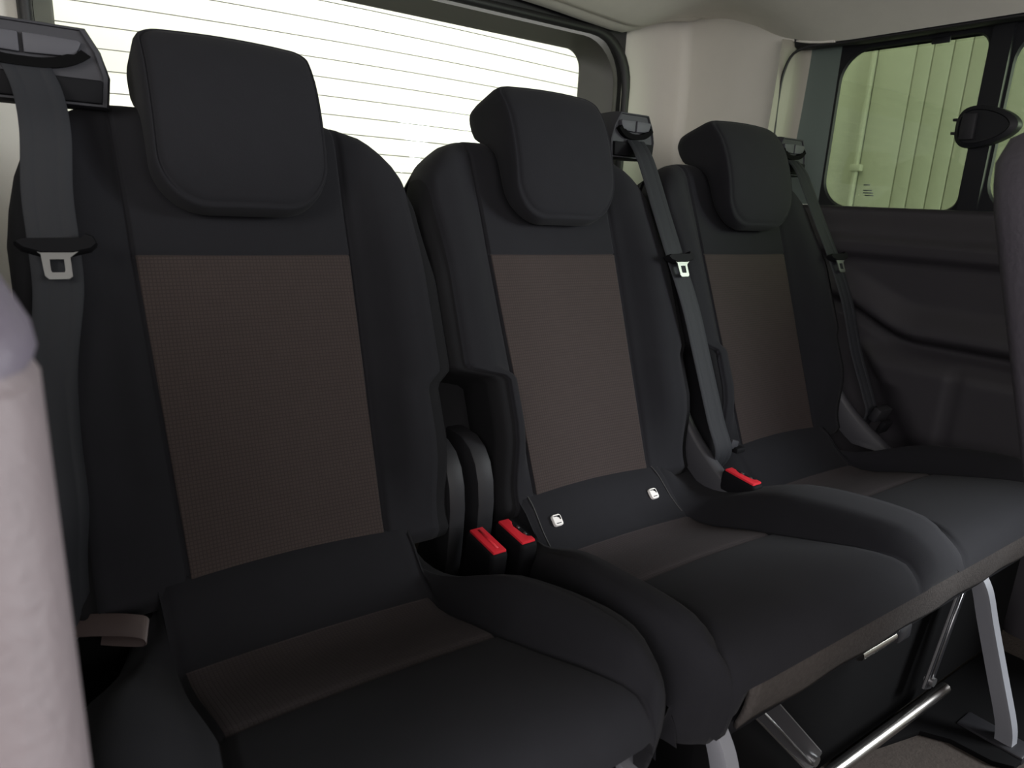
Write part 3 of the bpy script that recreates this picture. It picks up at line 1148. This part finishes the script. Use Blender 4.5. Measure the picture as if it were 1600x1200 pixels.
# ---- buckles ---------------------------------------------------------
def buckle(x, y, z, lab, slot=1, tilt=0.12, yaw=0.0, wx=.030):
    t = thing('seat_belt_buckle', lab, 'belt buckle', (x, y, z - .09), 'red button buckles beside the seats')
    R = Matrix.Translation((x, y, z)) @ Matrix.Rotation(yaw, 4, 'Z') @ Matrix.Rotation(tilt, 4, 'X')
    def put(o):
        for v in o.data.vertices:
            v.co = R @ v.co
        o.data.update()
        attach(o, t)
        return o
    lp0 = rrect(-wx * .5, wx * .5, -.036, .036, .007, 4, 3)
    def lz(l, zz, s=1):
        return [Vector((a * s, b * s, zz)) for a, b in l]
    body = loft([lz(lp0, -.10, .72), lz(lp0, -.07, .86), lz(lp0, -.03, 1.0), lz(lp0, -.006, 1.0), lz(lp0, -.001, .95), lz(lp0, 0, .9)], M['plastic_dk'], 'housing', None, True, True, autosmooth=.8)
    put(body)
    w0, w1 = (-.012, .011)
    if slot > 0:
        poly = [(-.012, -.031), (.011, -.031), (.011, -.021), (.006, -.019), (.003, -.012), (.001, .010), (.003, .017), (.006, .021), (.006, .031), (-.012, .031)]
    else:
        poly = [(-.010, -.032), (.012, -.032), (.012, .032), (-.010, .032)]
    b = prism(poly, 'z', -.002, .0035, M['red'], 'release_button', None, .0012)
    put(b)
    b['label'] = 'red release button'
    if slot > 0:
        for yy_ in (-.010, .008):
            s = from_bm('slot_spring', box((.008, yy_, .001), (.004, .006, .003), .001), M['metal'])
            put(s)
    else:
        s = prism([(.000, -.024), (.004, -.024), (.004, .026), (.000, .026)], 'z', .0034, .0042, M['red'], 'button_ridge', None)
        put(s)
    tube([Vector((x, y + .005, z - .095)), Vector((x, y + .012, z - .14)), Vector((x, y + .02, z - .18))], .006, M['black_metal'], 'stalk', t, 8)
    return t


buckle(.2835, -.075, .365, 'left red-topped belt buckle of the pair between the first and second seats', 0)
buckle(.330, -.082, .372, 'right red-topped belt buckle of the pair between the first and second seats', 1)
buckle(.803, -.118, .379, 'red-topped belt buckle between the second and third seats', 1)

# ---- belts -------------------------------------------------------------
def belt(lab, path, sides, tongue_i, parent_group, tscale=1.0, tang=None):
    p = densify(path, 6)
    sd = [Vector(s) for s in densify(sides, 6)] if isinstance(sides, list) else sides
    t = thing('seat_belt', lab, 'seat belt', path[-1])
    strap(p, sd, .0022, M['belt'], 'webbing', t)
    # tongue: plastic crossbar and chromed plate with a square eye
    c = Vector(path[tongue_i]) + Vector((0, -.006, .002))
    s = (Vector(sides[tongue_i]) if isinstance(sides, list) else Vector(sides)).normalized()
    d = (Vector(path[tongue_i + 1]) - Vector(path[tongue_i])).normalized()
    if tang is not None:
        d = Vector(tang).normalized()
    d = (d - s * d.dot(s)).normalized()
    nn = s.cross(d).normalized()
    if nn.y > 0:
        nn = -nn
    def P(a, b, h):
        return c + s * a * tscale + d * b * tscale + nn * h
    bar = [(-.036, -.004), (-.028, -.008), (.026, -.009), (.030, -.014), (.037, -.011), (.040, -.002), (.034, .004), (.016, .009), (-.014, .009), (-.030, .003)]
    o = loft([[P(a, b, -.005) for a, b in bar], [P(a, b, .006) for a, b in bar], [P(a * .95, b * .85, .009) for a, b in bar]], M['plastic_dk'], 'tongue_grip', t, True, True, autosmooth=.5)
    outer = [(-.022, .003), (-.014, .010), (-.0125, .034), (-.009, .038), (.009, .038), (.0125, .035), (.0125, .014), (.022, .006)]
    inner = [(-.0065, .016), (-.0065, .018), (-.0065, .028), (-.0055, .0305), (.0055, .0305), (.0065, .028), (.0065, .018), (.0065, .016)]
    def rg(l, h):
        return [P(a, b, h + .006) for a, b in l]
    pl = loft([rg(inner, -.001), rg(outer, -.001), rg(outer, .0012), rg(inner, .0012), rg(inner, -.001)], M['metal'], 'tongue_plate', t, autosmooth=.4)
    pl['label'] = 'bright metal plate with square eye'
    return t


HW = .024
belt('dark seat belt hanging over the left shoulder of the single seat', [(-.196, .178, .962), (-.186, .160, .930), (-.184, .130, .885), (-.190, .104, .820), (-.190, .084, .762), (-.192, .062, .715), (-.205, .030, .640), (-.208, .004, .570), (-.208, -.022, .500), (-.214, -.02, .430), (-.216, -.005, .33)],
     [(HW, 0, 0)] * 5 + [(.0235, 0, 0), (.022, .006, 0), (.020, .012, 0), (.019, .014, 0), (.018, .016, 0), (.018, .016, 0)], 4, None, 1.0)
belt('dark seat belt running down between the centre and right backrests', [(.805, .232, .962), (.797, .200, .936), (.795, .172, .895), (.790, .125, .820), (.790, .082, .745), (.803, .045, .660), (.812, .012, .570), (.820, -.030, .460), (.828, -.052, .395), (.830, -.02, .34)],
     [(HW, 0, 0)] * 10, 4, None, .95)
belt('dark seat belt beside the right side wall on the last seat', [(1.330, .232, .962), (1.322, .200, .936), (1.318, .172, .895), (1.315, .125, .820), (1.320, .082, .745), (1.333, .040, .650), (1.345, .005, .540), (1.358, -.035, .440), (1.362, -.045, .400), (1.362, -.02, .34)],
     [(HW, 0, 0)] * 10, 4, None, .95)

# belt end fittings near the floor side of each belt
def end_fitting(x, y, z, lab):
    t = thing('belt_end_fitting', lab, 'belt anchor', (x, y, z))
    from_bm('cover', box((x, y, z), (.055, .02, .035), .005, 2, Matrix.Rotation(.4, 4, 'X')), M['plastic'], t)
    from_bm('tab', box((x + .004, y - .012, z - .028), (.035, .012, .03), .003, 2, Matrix.Rotation(.4, 4, 'X')), M['plastic_dk'], t)
    return t
end_fitting(1.372, -.062, .405, 'black plastic belt anchor cover at the foot of the last belt by the wall')
# small pale tab and black knob beside the centre belt
tb = thing('recline_tab', 'small pale tab with a black end sticking out beside the centre belt', 'lever', (.862, -.04, .40))
from_bm('tab_plate', box((.862, -.045, .408), (.022, .010, .018), .002, 2, Matrix.Rotation(.3, 4, 'Y')), M['plastic_grey'], tb)
from_bm('knob', box((.872, -.052, .398), (.026, .014, .011), .003), M['plastic_dk'], tb)
# small bright bolt glints at the lower right corner of each bench backrest
for xx, lb in ((.795, 0), (1.318, 0)):
    tube([(xx, .004, .418), (xx + .004, -.006, .412)], .004, M['metal'], 'hinge_bolt', bench, 8)
# folding pull strap on the left of the single seat
st = thing('pull_strap', 'short brown satin pull strap at the left edge of the single seat cushion', 'strap', (-.20, -.02, .35))
p = densify([(-.225, .0, .358), (-.205, -.012, .361), (-.185, -.026, .363), (-.166, -.040, .364), (-.152, -.050, .362), (-.150, -.052, .355), (-.160, -.045, .352), (-.19, -.020, .350)], 5)
L = []
for i, q in enumerate(p):
    L.append([q + Vector((0, 0, .0)) + Vector(v) for v in ((-.004, -.010, -.0085), (.002, .006, .0085), (.003, .006, .0085), (-.003, -.010, -.0085))])
loft(L, M['strap'], 'strap_loop', st, True, True, autosmooth=1.2)

# ---- side window latch -------------------------------------------------
lt = thing('window_latch', 'black oval sliding latch on the bar between the two side windows', 'window latch', (1.50, -.10, 1.04))
n = 40
oval = []
for k in range(n):
    a = 2 * math.pi * k / n
    ca, sa = math.cos(a), math.sin(a)
    if ca > 0:      # rear end: blunt
        y = -.085 + .040 * (abs(ca) ** .7)
        z = 1.040 + .044 * math.copysign(abs(sa) ** .8, sa)
    else:           # front end: pointed
        y = -.085 - .085 * (abs(ca) ** 1.25)
        z = 1.040 + .044 * math.copysign(abs(sa) ** 1.1, sa)
    oval.append((y, z))
def ov(s, x):
    return [Vector((x, -.09 + (y + .09) * s, 1.04 + (z - 1.04) * s)) for y, z in oval]
loft([ov(1.0, 1.512), ov(1.0, 1.500), ov(.97, 1.494), ov(.80, 1.490), ov(.76, 1.4925), ov(.4, 1.4925)], M['ceramic'], 'latch_body', lt, True, True, autosmooth=.6)
from_bm('latch_grip', box((1.488, -.075, 1.04), (.010, .030, .055), .004), M['plastic'], lt)
for dz in (-.012, .016):
    from_bm('catch_tooth', box((1.498, -.043, 1.04 + dz), (.008, .010, .006), .0015), M['ceramic'], lt)
# mirror-like suction mark and the antenna stub at the top of the pane
an = thing('antenna_pad', 'small black pad with fine wires at the top of the rear side window', 'antenna', (1.518, .03, 1.233))
from_bm('pad', box((1.518, .030, 1.230), (.004, .040, .014), .0018), M['ceramic'], an)
for yy_, dy in ((.088, 0), (.060, -.006), (.012, .006), (-.018, .0)):
    tube([(1.514, yy_, 1.243), (1.516, yy_ + dy, 1.262)], .0008, M['metal'], 'antenna_wire', an, 5)
# glass stamp: faint printed marks on the lower corner of the pane
for k, (yy_, zz_, w) in enumerate(((.150, .918, .016), (.146, .905, .022), (.144, .899, .026), (.140, .893, .022))):
    from_bm('glass_mark', box((1.5293, yy_, zz_), (.0006, w, .0028)), M['jamb'], w2)

# ================================================================== second-row seats in front
def front_back(name, lab, x_edge, side, ytop, ztop, low_split, width=.46, mats=('leather_hi', 'leather_lo'), rec=math.radians(17), rc=.10, th=.05, widen=0.0):
    """second row backrest; x_edge is its edge towards the gap, side=-1 extends left"""
    t = thing(name, lab, 'car seat', (x_edge + side * width / 2, ytop - .15, 0))
    H = ztop - .28
    rows, lev = [], []
    levels = [0, .12, .25, .4, .55]
    n = 28
    keys = []
    for k in range(n + 1):
        z = .28 + (ztop - .28) * (k / n)
        keys.append(z)
    if low_split:
        keys += [low_split - .004, low_split, low_split + .004]
    keys = sorted(set(keys))
    for z in keys:
        d = ztop - z
        inset = rc * (1 - math.sqrt(max(0, 1 - (1 - min(1, d / rc)) ** 2))) if d < rc else 0
        wid = widen * (ztop - z)
        e = x_edge - side * wid + side * inset
        far = x_edge + side * width - side * inset
        yc = ytop - (ztop - z) * math.tan(rec)
        tk = th * (1 - .75 * max(0, 1 - d / .05) ** 2)
        g = 0
        if low_split and abs(z - low_split) < .002:
            g = .003
        ring = []
        for a in range(24):
            an = 2 * math.pi * a / 24
            ca, sa = math.cos(an), math.sin(an)
            mx_ = (e + far) / 2
            hx = abs(far - e) / 2 - g
            ring.append(Vector((mx_ + hx * math.copysign(abs(ca) ** .45, ca), yc + (tk - g) * math.copysign(abs(sa) ** .6, sa), z)))
        rows.append(ring); lev.append(z)
    def part(i, j):
        return 'u' if not low_split or lev[i] >= low_split - .001 else 'l'
    names = {'u': ('upper_back', M[mats[0]], None)}
    if low_split:
        names['l'] = ('lower_back', M[mats[1]], None)
    g = grid_parts(rows, part, names, closed=True)
    for k_, o in g.items():
        attach(o, t)
    top = mesh('top_cap', rows[-1], [tuple(range(24))], M[mats[0]])
    attach(top, t)
    # plinth so the backrest stands on the floor
    from_bm('pedestal', box((x_edge + side * width / 2, ytop - .24, .14), (width * .8, .16, .30), .02), M['plastic'], t)
    return t


front_back('second_row_seat', 'pale grey grained seat back close up at the left edge, blurred', -.2275, -1, -.52, .828, .776, width=.255, rc=.05, widen=-.0)
front_back('second_row_seat', 'mauve grey seat back at the right edge with a rounded shoulder', .535, 1, -.53, .945, None, width=.44, mats=('leather_dim', 'leather_dim'), rc=.11)
